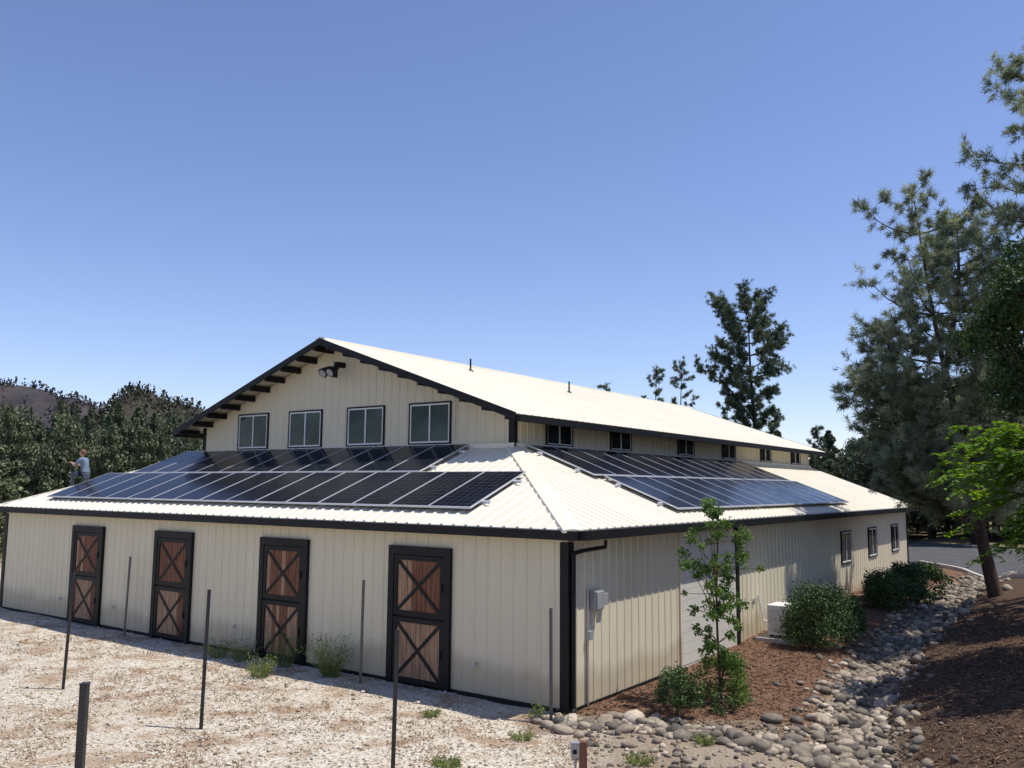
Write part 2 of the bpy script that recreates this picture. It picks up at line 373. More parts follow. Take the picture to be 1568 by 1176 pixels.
tr.obj('black_trim_and_gutters',[black],barn)
ds=MB()
ds.tube([L3(-.36,.75,3.02),L3(-.36,.75,2.9),L3(-.12,.3,2.84),L3(-.07,.06,2.8)],[.04]*4,6)
ds.tube([L3(-.08,.06,2.82),L3(-.08,.06,.1),L3(-.16,-.02,.03)],[.045]*3,8)
ds.obj('downspout',[black],barn)
rf=MB()
def slab(P,t=.035,mi=0):
    n=len(P); top=[L3(*q) for q in P]; bot=[L3(q[0],q[1],q[2]-t) for q in P]
    fs=[tuple(range(n)),tuple(range(n,2*n))]+[(i,(i+1)%n,(i+1)%n+n,i+n) for i in range(n)]
    rf.add(top+bot,fs,mi)
slab([(-OE-.05,-OE-.05,lowz(-OE-.05)),(LL+OE+.05,-OE-.05,lowz(-OE-.05)),(LL-D,D,lowz(D)),(D,D,lowz(D))])
slab([(-OE-.05,-OE-.05,lowz(-OE-.05)),(D,D,lowz(D)),(D,LB+.3,lowz(D)),(-OE-.05,LB+.3,lowz(-OE-.05))])
slab([(LL+OE+.05,-OE-.05,lowz(-OE-.05)),(LL-D,D,lowz(D)),(LL-D,LB+.3,lowz(D)),(LL+OE+.05,LB+.3,lowz(-OE-.05))])
slab([(ue-.03,D-.745,upz(ue-.03)),(AM,D-.745,upz(AM)),(AM,LB+.7,upz(AM)),(ue-.03,LB+.7,upz(ue-.03))])
slab([(LL-ue+.03,D-.745,upz(ue-.03)),(AM,D-.745,upz(AM)),(AM,LB+.7,upz(AM)),(LL-ue+.03,LB+.7,upz(ue-.03))])
def rrib(A,B,side,w=.03,h=.026):
    P=[]
    for q in (A,B):
        for o,zz in ((-w*1.6,-.002),(w*1.6,-.002),(w*.7,h),(-w*.7,h)):
            P.append(L3(q[0]+side[0]*o,q[1]+side[1]*o,q[2]+zz))
    rf.add(P,[(0,1,2,3),(4,5,6,7),(0,1,5,4),(1,2,6,5),(2,3,7,6),(3,0,4,7)],0)
e0=-OE-.055
p=0.
while p<LL:
    top=min(D,p-.12,LL-p-.12)
    if top>e0+.1: rrib((p,e0,lowz(e0)),(p,top,lowz(top)),(1,0))
    p+=.305
p=0.
while p<LB+.3:
    top=min(D,p-.12)
    if top>e0+.1: rrib((e0,p,lowz(e0)),(top,p,lowz(top)),(0,1))
    p+=.305
p=D-.7
while p<LB+.68:
    rrib((ue-.035,p,upz(ue-.035)),(AM-.15,p,upz(AM-.15)),(0,1),.03,.02); p+=.305
def cap(A,B,side,w,h=.05):
    P=[]
    for q in (A,B):
        for o,zz in ((-w,-.05),(w,-.05),(w*.9,h*.7),(0,h+.02),(-w*.9,h*.7)):
            P.append(L3(q[0]+side[0]*o,q[1]+side[1]*o,q[2]+zz))
    rf.add(P,[(0,1,2,3,4),(5,6,7,8,9),(0,1,6,5),(1,2,7,6),(2,3,8,7),(3,4,9,8),(4,0,5,9)],0)
q=.7071
cap((-OE-.05,-OE-.05,lowz(-OE-.05)),(D,D,lowz(D)),(q,-q),.2,.0)
cap((LL+OE+.05,-OE-.05,lowz(-OE-.05)),(LL-D,D,lowz(D)),(q,q),.2,.0)
cap((AM,D-.76,upz(AM)-.02),(AM,LB+.7,upz(AM)-.02),(1,0),.2,.06)
rf.box(D-.05,LL-D+.05,D-.1,D-.035,lowz(D)-.03,lowz(D)+.1,0,L3)
rf.box(D-.1,D-.036,D+.05,LB,lowz(D)-.03,lowz(D)+.1,0,L3)
rf.obj('metal_roofs',[roofm],barn)
vp=MB()
for a,b_,h in ((9.6,9.2,.42),(8.6,13.9,.42)):
    vp.tube([L3(a,b_,upz(a)-.05),L3(a,b_,upz(a)+h)],[.03,.03],8); vp.tube([L3(a,b_,upz(a)-.02),L3(a,b_,upz(a)+.06)],[.12,.05],8)
vp.obj('roof_vent_pipes',[black],barn)
dr=MB()
for a0,a1 in doors:
    zt_=2.765; fw=.15
    bx(a0,a0+fw,-.09,-.002,0,zt_,0,dr); bx(a1-fw,a1,-.09,-.002,0,zt_,0,dr); bx(a0+fw,a1-fw,-.09,-.002,zt_-.17,zt_,0,dr)
    bx(a0+fw,a1-fw,-.03,-.004,.0,zt_-.17,0,dr)
    for li,(z0,z3) in enumerate(((.06,1.33),(1.37,zt_-.19))):
        i0,i1=a0+fw+.01,a1-fw-.01; t=.095
        npl=9
        for k in range(npl):
            w0=i0+t+(i1-i0-2*t)*k/npl; w1=i0+t+(i1-i0-2*t)*(k+1)/npl-.008
            bx(w0,w1,-.055-.003*(k%2),-.031,z0+t,z3-t,(2 if li==0 else 1) if rng.uniform()<.85 else (1 if li==0 else 2),dr)
        bx(i0,i1,-.08,-.032,z0,z0+t,0,dr); bx(i0,i1,-.08,-.032,z3-t,z3,0,dr)
        bx(i0,i0+t,-.078,-.033,z0+t+.001,z3-t-.001,0,dr); bx(i1-t,i1,-.078,-.033,z0+t+.001,z3-t-.001,0,dr)
        for (xa,za,xb,zb,bo) in ((i0+t,z0+t,i1-t,z3-t,-.074),(i0+t,z3-t,i1-t,z0+t,-.071)):
            dx,dz=xb-xa,zb-za; l=math.hypot(dx,dz); nx_,nz_=-dz/l*.035,dx/l*.035
            dr.hexa([L3(xa-nx_,bo,za-nz_),L3(xb-nx_,bo,zb-nz_),L3(xb+nx_,bo,zb+nz_),L3(xa+nx_,bo,za+nz_),L3(xa-nx_,-.06,za-nz_),L3(xb-nx_,-.06,zb-nz_),L3(xb+nx_,-.06,zb+nz_),L3(xa+nx_,-.06,za+nz_)],0)
        bx(i0+.02,i0+.06,-.11,-.08,(z0+z3)/2-.08,(z0+z3)/2+.08,0,dr)
dr.obj('stall_doors',[black,woodm,woodl],barn)
wn=MB()
def window(kind,p0,w,z0,z3,base,big=True,gm=2,f=.042):
    def B(o0,o1,q0,q1,za,zb,mi):
        if kind=='f': bx(q0,q1,base-o1,base-o0,za,zb,mi,wn)
        else: bx(base-o1,base-o0,q0,q1,za,zb,mi,wn)
    t=.045
    B(0,.05,p0-t,p0+w+t,z0-t,z0,0);B(0,.05,p0-t,p0+w+t,z3,z3+t,0);B(0,.05,p0-t,p0,z0,z3,0);B(0,.05,p0+w,p0+w+t,z0,z3,0)
    fm=1 if big else 0
    B(.002,.04,p0,p0+w,z0,z0+f,fm);B(.002,.04,p0,p0+w,z3-f,z3,fm);B(.002,.04,p0,p0+f,z0+f,z3-f,fm);B(.002,.04,p0+w-f,p0+w,z0+f,z3-f,fm)
    B(.003,.036,p0+w/2-.022,p0+w/2+.022,z0+f,z3-f,fm)
    B(.004,.014,p0+f,p0+w/2-.022,z0+f,z3-f,gm);B(.004,.02,p0+w/2+.022,p0+w-f,z0+f,z3-f,gm)
for g in gw: window('f',g,GW,GZ0,GZ1,D)
for g in rw_: window('r',g,RW,RZ0,RZ1,0,True,3)
for g in jw_: window('r',g,JW,JZ0,JZ1,D,True,3,.028)
wn.obj('windows',[black,white,glassm,glassd],barn)
gd=MB()
for k in range(12):
    z0=.08+k*.235; bx(-.03,-.004,4.78,8.0,z0,z0+.228,0,gd)
bx(-.02,-.002,4.75,8.02,.0,2.95,0,gd)
bx(-.06,0,8.02,8.2,-.1,3.0,1,gd); bx(-.04,0,4.68,4.76,-.1,3.0,2,gd)
gd.obj('roll_up_door',[garage,black,siding],barn)
el=MB()
bx(-.16,-.023,.72,1.02,1.72,2.08,0,el); bx(-.19,-.16,.74,1.0,1.74,2.06,0,el); bx(-.13,-.023,1.08,1.25,1.78,2.0,0,el)
bx(-.10,-.023,.60,.74,1.2,1.36,0,el)
for bb,z0,z3 in ((.62,-.05,2.15),(.68,1.36,1.72)): el.tube([L3(-.045,bb,z0),L3(-.045,bb,z3)],[.022,.022],8,1)
for a in (2.05,9.4,14.7,17.6): el.tube([L3(a,-.03,.62),L3(a,-.07,.62),L3(a,-.1,.56)],[.03,.022,.018],8,1)
bx(-.05,-.023,9.2,9.3,.95,1.1,0,el); bx(-.05,-.023,15.2,15.3,1.0,1.15,0,el)
el.obj('electrical_boxes',[grey,cond],barn,bevel=.008)
fl=MB()
bx(AM-.3,AM-.18,D-.35,D,7.45,7.6,0,fl)
for o in (-.42,-.12):
    fl.tube([L3(AM+o,D-.42,7.42),L3(AM+o,D-.62,7.3),L3(AM+o,D-.72,7.22)],[.06,.12,.16],12)
    fl.tube([L3(AM+o,D-.722,7.218),L3(AM+o,D-.73,7.213)],[.12,.12],12,1)
fl.tube([L3(AM-.24,D-.3,7.5),L3(AM-.24,D-.38,7.15)],[.05,.1],10)
fl.obj('security_floodlight',[black,grey],barn)
an=MB(); bx(6.05,6.17,D-.1,D-.03,6.3,6.45,0,an); an.tube([L3(6.1,D-.1,6.4),L3(6.05,D-.3,6.6)],[.012,.012],6); an.tube([L3(6.1,D-.07,6.3),L3(6.13,D-.05,5.2)],[.01,.01],6); an.obj('antenna',[grey],barn)
# ------------------------------------------------------------ solar arrays
m,nt,b=node_mat('solar_cells'); L=nt.links
uv=N(nt,'ShaderNodeUVMap'); br=N(nt,'ShaderNodeTexBrick'); br.offset=0; br.squash=1
br.inputs['Color1'].default_value=(.006,.007,.013,1);br.inputs['Color2'].default_value=(.009,.011,.019,1);br.inputs['Mortar'].default_value=(.05,.054,.068,1)
br.inputs['Scale'].default_value=1.;br.inputs['Mortar Size'].default_value=.035;br.inputs['Brick Width'].default_value=1.;br.inputs['Row Height'].default_value=1.
L.new(uv.outputs[0],br.inputs['Vector']); L.new(br.outputs['Color'],b.inputs['Base Color'])
b.inputs['Roughness'].default_value=.16; b.inputs['Specular IOR Level'].default_value=.25; b.inputs['IOR'].default_value=1.25
solar=m; alu=mat('panel_frame',(.62,.63,.65),.4,metal=.4,var=.05)
def array(name,rows,kind,tilt_off=.13):
    root=empty(name,(CX,CY,0)); cells=MB(); fr=MB(); uvs=[]
    T=(lambda p,t,z:L3(p,t,z)) if kind=='f' else (lambda p,t,z:L3(t,p,z))
    pw,pl=1.13,1.965
    def Z(t): return lowz(t)+tilt_off
    def bar(p0,p1,t0,t1,h0,h1,mi=0):
        fr.hexa([T(p0,t0,Z(t0)+h0),T(p1,t0,Z(t0)+h0),T(p1,t1,Z(t1)+h0),T(p0,t1,Z(t1)+h0),T(p0,t0,Z(t0)+h1),T(p1,t0,Z(t0)+h1),T(p1,t1,Z(t1)+h1),T(p0,t1,Z(t1)+h1)],mi)
    for t0,p0,cnt in rows:
        for k in range(cnt):
            a0=p0+k*pw+.008; a1=p0+(k+1)*pw-.008; ta,tb=t0+.008,t0+pl-.008; f=.016; j1,j2=rng.uniform(-.006,.006,2)
            cells.add([T(a0+f,ta+f,Z(ta+f)+j1),T(a1-f,ta+f,Z(ta+f)+j2),T(a1-f,tb-f,Z(tb-f)+j2*.3),T(a0+f,tb-f,Z(tb-f)-j1*.3)],[(0,1,2,3)]); uvs+=[(0,0),(6,0),(6,12),(0,12)]
            bar(a0,a1,ta,ta+f,-.03,.008); bar(a0,a1,tb-f,tb,-.03,.008); bar(a0,a0+f,ta+f,tb-f,-.03,.008); bar(a1-f,a1,ta+f,tb-f,-.03,.008)
            bar(a0+f,a1-f,ta+f,tb-f,-.027,-.017,1)
        for tt in (t0+.4,t0+1.5):
            bar(p0-.18,p0+cnt*pw+.12,tt,tt+.045,-.085,-.032)
            k=p0-.05
            while k<p0+cnt*pw:
                bar(k,k+.05,tt-.01,tt+.06,-.135,-.085); k+=1.22
    me_o=cells.obj('cells',[solar],root,fixn=False)
    ul=me_o.data.uv_layers.new(name='UVMap')
    for i,l in enumerate(me_o.data.loops): ul.data[i].uv=uvs[l.vertex_index]
    fr.obj('frames_and_rails',[alu,black],root)
    return root
array('solar_panel_array',[(.24,2.45,15),(2.24,5.6,11)],'f')
array('solar_panel_array',[(.12,5.0,13),(2.12,4.62,13)],'r')
# ------------------------------------------------------------ AC unit
ac=empty('air_conditioner_unit',(CX,CY,0)); am=MB(); gzc=float(terrain(*W3(-.65,9.4,0)[:2]))
z0=gzc+.12
A0,B0=-.95,8.95
am.box(A0,A0+.46,B0,B0+.82,z0,z0+.72,0,L3)
for k in range(15): am.box(A0-.022,A0-.002,B0+.05,B0+.77,z0+.06+k*.042,z0+.075+k*.042,1,L3)
for k in range(7): am.box(A0-.026,A0-.0225,B0+.08+k*.105,B0+.09+k*.105,z0+.05,z0+.68,1,L3)
for k in range(13): am.box(A0+.05,A0+.42,B0-.01,B0-.001,z0+.08+k*.045,z0+.098+k*.045,1,L3)
am.box(A0-.015,A0+.475,B0-.015,B0+.835,z0+.72,z0+.74,0,L3)
am.tube([L3(A0-.003,B0+.36,z0+.36),L3(A0-.006,B0+.36,z0+.36)],[.25,.25],24,2)
for da in (.05,.35):
    for db in (.05,.7): am.box(A0+da,A0+da+.08,B0+db,B0+db+.08,z0-.06,z0,2,L3)
am.tube([L3(A0+.5,B0+.6,z0+.2),L3(-.15,B0+.65,z0+.25),L3(-.04,B0+.65,z0+.9)],[.03]*3,8,0)
am.obj('housing',[white,cond,black],ac)
pb=MB(); pb.box(-1.25,-.25,8.7,10.1,gzc-.1,gzc+.06,0,L3); pb.obj('concrete_pad',[conc],ac,bevel=.01)
# ------------------------------------------------------------ fence posts
postm=mat('dark_post_metal',(.045,.045,.047),.5,metal=.4,var=.25,scale=8)
postl=mat('weathered_post_metal',(.13,.125,.12),.5,metal=.5,var=.25,scale=8)
def tpost(x,y,h,lean=(0,0),w=.05,ms=postm):
    r=empty('metal_fence_post',(x,y,float(terrain(x,y)))); p=MB()
    def T(a,b,z): return (a+lean[0]*z,b+lean[1]*z,z)
    p.box(-w/2,w/2,-.004,.004,-.3,h,0,T); p.box(-.005,.005,.0045,w*.8,-.3,h,0,T)
    k=.12
    while k<h-.05: p.box(-.012,.012,-.016,-.0042,k,k+.02,0,T); k+=.055
    p.box(-.07,.07,-.009,-.0045,-.25,-.02,0,T)
    p.obj('studded_stake',[ms],r); return r
for x,y,h,ln,ms in [(-8.73,17.48,2.25,(.03,0),postm),(-10.22,23.52,2.05,(.02,0),postl),(-5.06,14.75,2.25,(.012,0),postm),(-6.95,22.1,1.95,(.0,0),postl),(-3.02,18.07,2.05,(.005,0),postl),(-1.62,12.6,1.95,(.01,0),postm),(.72,15.45,1.95,(-.005,0),postl)]:
    tpost(x,y,h,ln,.06,ms)
sp_=empty('square_steel_post',(-5.75,12.1,float(terrain(-5.75,12.1)))); q=MB(); q.box(-.05,.05,-.05,.05,-.3,1.28); q.box(-.057,.057,-.057,.057,1.28,1.3); q.obj('post',[postm],sp_,bevel=.006)
rust=mat('redwood_post',(.17,.075,.045),.8,var=.4,scale=6,stretch=(5,5,.6),bump=.3)
wp=empty('wooden_utility_post',(.96,11.7,float(terrain(.96,11.7)))); q=MB(); q.box(-.05,.05,-.05,.05,-.3,.72); q.box(-.16,-.052,-.055,.04,.52,.70,1); q.box(-.168,-.045,-.063,.045,.70,.715,1); q.tube([(-.1,0,.52),(-.1,0,-.1)],[.018,.018],8,1); q.tube([(-.11,-.056,.6),(-.11,-.075,.6)],[.03,.03],12,2); q.obj('post_and_box',[rust,grey,black],wp,bevel=.005)
# ------------------------------------------------------------ vegetation
bark=mat('bark',(.10,.07,.052),.9,var=.4,scale=5,stretch=(3,3,.6),bump=.8,bscale=12,spec=.1)
barkd=mat('dark_bark',(.05,.04,.033),.9,var=.4,scale=5,bump=.6,bscale=12,spec=.1)
pinel=leaf_mat('pine_needles',(.10,.13,.078),(.36,.40,.27),.38)
pined=leaf_mat('dark_pine_needles',(.05,.075,.042),(.17,.21,.125),.25)
oakm=leaf_mat('oak_leaves',(.022,.045,.014),(.08,.13,.038),.15)
brightm=leaf_mat('bright_leaves',(.07,.15,.02),(.17,.29,.04),.45)
shrubm=leaf_mat('shrub_leaves',(.028,.06,.018),(.11,.17,.05),0)
youngm=leaf_mat('young_tree_leaves',(.05,.105,.022),(.15,.24,.06),.35)
weedm=leaf_mat('weed_leaves',(.10,.14,.04),(.26,.30,.11),.35)
forestm=leaf_mat('forest_leaves',(.055,.072,.038),(.18,.205,.105),0)
def needles(C,Dir,K,ln,w,spread=1.):
    n=len(C); d=unit(rng.normal(size=(n,K,3))*spread+Dir[:,None,:]*.8+np.array([0,0,.1]))
    l=ln*rng.uniform(.6,1.1,(n,K,1)); s=unit(np.cross(d,rng.normal(size=(n,K,3))))*w*.5
    c=np.repeat(C[:,None],K,1)+rng.normal(size=(n,K,3))*ln*.12
    V=np.stack([c-s,c+s,c+d*l],2).reshape(-1,3); F=np.arange(n*K*3).reshape(-1,3); return V,F
def spline(P,n):
    P=np.array(P,float); t=np.linspace(0,len(P)-1,n); i=np.clip(t.astype(int),0,len(P)-2); f=(t-i)[:,None]
    p0=P[np.clip(i-1,0,None)];p1=P[i];p2=P[i+1];p3=P[np.clip(i+2,None,len(P)-1)]
    return .5*((2*p1)+(-p0+p2)*f+(2*p0-5*p1+4*p2-p3)*f**2+(-p0+3*p1-3*p2+p3)*f**3)
def pine(name,stems,r0,zlo,prof,nb,ntw,K,nl,nw,lm,bm_=bark,rise=.45,inner=.3,side=.7):
    root=empty(name,tuple(stems[0][0])); org=np.array(stems[0][0]); mb=MB(); TC=[];TD=[];TS=[]
    for si,st in enumerate(stems):
        sp=spline(st,22); rs=np.linspace(r0*(1 if si==0 else .5),.012,22); mb.tube(sp-org,rs,8)
        top=sp[-1][2]; zl=max(zlo,sp[0][2]+.3)
        ext=(top-zl)*.12
        tt=sp[-1]-np.array([0,0,1.])*rng.uniform(-.15,ext,30)[:,None]+rng.normal(size=(30,3))*.12; TC.append(tt); TD.append(np.tile([0,0,1.],(30,1))); TS.append(rng.uniform(.2,.9,30))
        for k in range(nb):
            z=zl+(top-zl)*((k+rng.uniform())/nb)
            i=int(np.argmin(abs(sp[:,2]-z))); o=sp[i]; t=(z-zl)/(top-zl)
            az=k*2.4+rng.uniform(-.5,.5); ln=prof(t)*rng.uniform(.5,1.15)*(1 if si==0 else side)
            if ln<.12: continue
            dh=np.array([math.cos(az),math.sin(az),0]); rz=rise*rng.uniform(.2,1.3)+t*.4
            pts=[o,o+dh*ln*.35+np.array([0,0,ln*.1*rz]),o+dh*ln*.7+np.array([0,0,ln*.38*rz]),o+dh*ln*.95+np.array([0,0,ln*.8*rz])]
            q=spline(pts,7); mb.tube(q-org,np.linspace(max(.015,ln*.018),.006,7),4,cap=False)
            bsh=rng.normal()*.18
            for j in range(max(3,int(ntw*(.4+.6*ln/max(prof(.3),.1))))):
                f=rng.uniform(inner,1.); b0=q[min(6,int(f*6.99))]
                td=unit(dh*rng.uniform(.1,.9)+rng.normal(size=3)*.6+np.array([0,0,.3])); tl=max(.25,ln*rng.uniform(.10,.30))
                if j%2==0: mb.tube([b0-org,b0+td*tl-org],[.010,.005],3,cap=False)
                kk=4; ff=rng.uniform(.25,1.05,kk)[:,None]
                TC.append(b0+td*tl*ff+rng.normal(size=(kk,3))*.06*tl); TD.append(np.repeat(td[None],kk,0)); TS.append(np.full(kk,np.clip(rng.uniform(.05,.9)+bsh,0,1)))
    C=np.concatenate(TC);Dd=np.concatenate(TD); sh=np.concatenate(TS)
    V,F=needles(C,Dd,K,nl,nw)
    shade=np.repeat(np.clip(sh+rng.normal(size=len(C))*.12,0,1),K*3)
    mb.obj('trunk_and_branches',[bm_],root,smooth=True,fixn=False)
    fastmesh('needles',V-org,F,[lm],shade,root)
    return root
def gz_(x,y): return float(terrain(x,y))
bx0,by0=15.6,28.3; g0=gz_(bx0,by0)
pine('pine_tree',[[(bx0,by0,g0-.2),(15.2,28.3,2.6),(14.7,28.2,5.5),(13.9,28,9.5),(13.4,28,13.8)],
                  [(14.9,28.2,3.6),(15.6,28.5,6.5),(16.1,28.6,9.5),(16.3,28.6,11.4)],
                  [(14.6,28.2,4.0),(12.8,27.6,6.6),(11.9,27.4,9.2)],
                  [(14.2,28.,8.0),(14.8,28.1,10.8),(14.9,28.2,13.0)],
                  [(14.8,28.2,3.4),(12.8,27.4,5.0),(11.3,27.0,7.4)],
                  [(15.0,28.2,2.8),(13.2,26.9,3.6),(12.0,26.4,4.9)]],.24,2.6,
     lambda t:3.2*(1-t)**.5*(.6+.4*min(1,t*5+.4))+.4,46,20,12,.26,.024,pinel,side=.62)
pine('pine_tree',[[(17.6,25.6,gz_(17.6,25.6)-.2),(17,25.4,6),(16.1,25,12),(15.9,25,17.6)]],.25,6.,lambda t:2.9*(1-t)**.5+.3,64,20,12,.26,.024,pinel)
def dome(t):
    if t<.12: return .9
    if t<.42: return 1.5+1.2*t
    return .4+2.95*math.sqrt(max(0,1-((t-.66)/.40)**2))
pine('pine_tree',[[(20.,70,.5),(19.8,70,8),(19.5,70,13),(19.4,70,18.9)]],.3,6.6,dome,80,28,12,.3,.042,pined,barkd,rise=.55,inner=.45)
pine('pine_tree',[[(19.9,71,9.5),(17.6,71,12.6),(15.6,71,13.9)]],.09,11.2,lambda t:1.1,16,12,12,.3,.04,pined,barkd)
for x,y,h,r,nb in [(8.3,76,13.0,1.4,26),(12.3,75,14.3,1.7,30),(14.7,76,15.,1.8,32),(18.2,74,11.5,1.7,24),(26.3,74,9,1.6,22)]:
    pine('pine_tree',[[(x,y,.5),(x+.1,y,h*.5),(x+rng.uniform(-.4,.4),y,h)]],.14,3.,lambda t,r=r:r*(1-t)**.55+.3,nb,11,11,.3,.045,pined,barkd)
def clumpy(name,base,trunk,clumps,nleaf,size,lm,asp=.55,bm_=bark,shell=.65,limbs=True,r0=.12):
    root=empty(name,base); org=np.array(base); mb=MB()
    sp=spline(trunk,10); mb.tube(sp-org,np.linspace(r0,r0*.35,10),8)
    Vs=[];Sh=[]
    tot=sum(c[3]**2 for c in clumps)
    for (x,y,z,r) in clumps:
        if limbs:
            i=int(rng.integers(4,10)); a=sp[i] if sp[i][2]<z else sp[max(0,int(np.argmin(abs(sp[:,2]-z+.5*r))))]
            mid=(a+np.array([x,y,z]))/2+rng.normal(size=3)*.1*r; mb.tube(np.array([a,mid,(x,y,z)])-org,[r0*.35,r0*.22,r0*.08],5,cap=False)
        n=max(20,int(nleaf*r*r/tot)); d=unit(rng.normal(size=(n,3))); rad=r*(shell+(1-shell)*rng.uniform(0,1,n)**.5)*rng.uniform(.75,1.12,n)
        lump=1+.25*np.sin(d[:,0]*5+x*3)*np.cos(d[:,1]*6+y)+.12*np.sin(d[:,2]*9+z)
        C=np.array([x,y,z])+d*(rad*lump)[:,None]*np.array([1,1,.85]); Vs.append(C); Sh.append(np.clip(rng.normal(.5,.2,n)+rng.normal()*.15,0,1))
    C=np.concatenate(Vs); V,F=leaves(C,size,asp); sh=np.repeat(np.concatenate(Sh),4)
    mb.obj('trunk_and_limbs',[bm_],root,smooth=True,fixn=False); fastmesh('foliage',V-org,F,[lm],sh,root); return root
def rclumps(cx,cy,cz,rx,ry,rz,n,r):
    d=unit(rng.normal(size=(n,3)))*(rng.uniform(.25,1,n)**.5)[:,None]
    return [(cx+a*rx,cy+b_*ry,cz+c*rz,r*rng.uniform(.6,1.25)) for a,b_,c in d]
clumpy('oak_tree',(14.6,22.3,gz_(14.6,22.3)),[(14.6,22.3,gz_(14.6,22.3)-.2),(14.5,22.2,4),(14.1,22.2,8)],rclumps(14.4,22.2,8.2,2.0,2.0,3.0,36,.75),30000,.13,oakm,shell=.4,r0=.2)
for x,y,h,r in ((13.2,14.6,8.,2.6),(12.6,10.2,8.,2.5),(15.2,17.8,8.5,2.8)):
    zz=gz_(x,y); clumpy('oak_tree',(x,y,zz),[(x,y,zz-.2),(x,y,zz+3),(x-.2,y,zz+h*.75)],rclumps(x,y,zz+h*.72,r,r,h*.3,22,.8),9000,.17,oakm,shell=.3,r0=.2)
base=(12.0,17.6,gz_(12.0,17.6)); root=empty('leafy_sapling',base); org=np.array(base); mb=MB(); Vs=[];Sh=[]
sp=spline([base,(11.8,17.6,3.5),(11.4,17.5,5.1)],10); mb.tube(sp-org,np.linspace(.09,.03,10),8)
for k in range(74):
    i=int(rng.integers(4,10)); o=sp[i]; az=rng.uniform(2.3,4.0) if k%4 else rng.uniform(0,6.28); l=rng.uniform(.8,2.7); dh=np.array([math.cos(az),math.sin(az),0])
    br_=spline([o,o+dh*l*.5+np.array([0,0,.2]),o+dh*l+np.array([0,0,rng.uniform(-.8,.3)])],10); mb.tube(br_-org,np.linspace(.02,.005,10),4,cap=False)
    for j in range(3,10):
        for _ in range(2):
            rd=unit(dh*.6+rng.normal(size=3)*np.array([.7,.7,.25])); rl=rng.uniform(.22,.42); side=unit(np.cross(rd,(0,0,1)))
            for t in np.linspace(.1,1,6):
                c0=br_[j]+rd*rl*t+np.array([0,0,-.28*t*t*rl*1.6])
                for s_ in (-1,1):
                    ld=unit(side*s_+rd*.5+np.array([0,0,-.35])+rng.normal(size=3)*.2); w_=unit(np.cross(ld,np.array([0,0,1.])+rng.normal(size=3)*.3)); ll=.15*(1-.3*t)
                    Vs.append([c0,c0+ld*ll*.45+w_*.036,c0+ld*ll,c0+ld*ll*.45-w_*.036]); Sh+= [np.clip(rng.normal(.5,.3),0,1)]*4
V=np.array(Vs).reshape(-1,3); mb.obj('trunk_and_limbs',[bark],root,smooth=True,fixn=False); fastmesh('foliage',V-org,np.arange(len(V)).reshape(-1,4),[brightm],Sh,root)
yx,yy=3.95,16.7; yz=gz_(yx,yy)
cl=[]
for k in range(90):
    z=rng.uniform(.8,3.72); r=.76*math.sin(min(1,(z-.4)/1.7)*1.57)*(1-max(0,z-2.7)/1.5); a=rng.uniform(0,6.28); rr_=r*rng.uniform(.15,1.1)
    cl.append((yx+math.cos(a)*rr_,yy+math.sin(a)*rr_,yz+z,rng.uniform(.07,.17)))
clumpy('young_tree',(yx,yy,yz),[(yx,yy,yz-.1),(yx-.05,yy,yz+1.8),(yx+.03,yy,yz+3.65)],cl,5600,.07,youngm,asp=.6,shell=.05,r0=.03)
def shrub(x,y,rx,h,n,leaf,lm,nc=26,cr=.3,name='shrub'):
    z=gz_(x,y); cl=[]
    for k in range(nc):
        a=rng.uniform(0,6.28); e=rng.uniform(0,1); rr_=rx*math.sqrt(1-e*e*.7)*rng.uniform(.5,.85)
        cl.append((x+math.cos(a)*rr_,y+math.sin(a)*rr_,z+h*(.12+.72*e),cr*rx*rng.uniform(.8,1.2)))
    clumpy(name,(x,y,z),[(x,y,z-.1),(x,y,z+h*.3),(x+.05,y,z+h*.6)],cl,n,leaf,lm,shell=.45,r0=.03)
shrub(7.75,22.1,.98,1.75,17000,.06,shrubm,46,.36)
shrub(9.1,24.0,.55,1.05,5000,.065,shrubm,24,.38)
shrub(12.0,28.0,.9,1.15,8000,.08,shrubm,34,.36)
shrub(13.3,29.4,.75,1.35,7000,.08,shrubm,30,.36)
shrub(14.6,31.0,.8,1.1,6000,.09,shrubm,30,.36)
shrub(2.95,15.75,.52,.92,3600,.055,shrubm,34,.25)
shrub(4.0,16.9,.62,.95,3600,.055,youngm,34,.25)
shrub(3.8,16.0,.28,.45,900,.05,shrubm,12,.3)
def weeds(x,y,r,h,n,name='weed_clump',lm=weedm):
    z=gz_(x,y); k=n; a=rng.uniform(0,6.28,k); rr_=r*np.sqrt(rng.uniform(0,1,k)); bx_=np.stack([np.cos(a)*rr_*.4,np.sin(a)*rr_*.4,np.zeros(k)],-1)
    d=unit(np.stack([np.cos(a)*.6*r/h+rng.normal(size=k)*.3,np.sin(a)*.6*r/h+rng.normal(size=k)*.3,np.ones(k)],-1)); l=h*rng.uniform(.4,1.,k)[:,None]
    C=[]
    for f in (.25,.45,.6,.75,.9,1.): C.append(bx_+d*l*f+rng.normal(size=(k,3))*.02)
    C=np.concatenate(C); V,F=leaves(C,.05,.4); sh=np.repeat(rng.uniform(0,1,len(C)),4)
    s_=unit(np.cross(d,rng.normal(size=(k,3))))*.004
    V2=np.stack([bx_-s_,bx_+s_,bx_+d*l+s_*.3,bx_+d*l-s_*.3],1).reshape(-1,3)
    F2=np.arange(len(V2)).reshape(-1,4)+len(V); r_=empty(name,(x,y,z)); fastmesh('stems_and_leaves',np.concatenate([V,V2]),np.concatenate([F,F2]),[lm],np.concatenate([sh,np.full(len(V2),.4)]),r_)
weeds(-3.75,18.7,.45,.95,200)
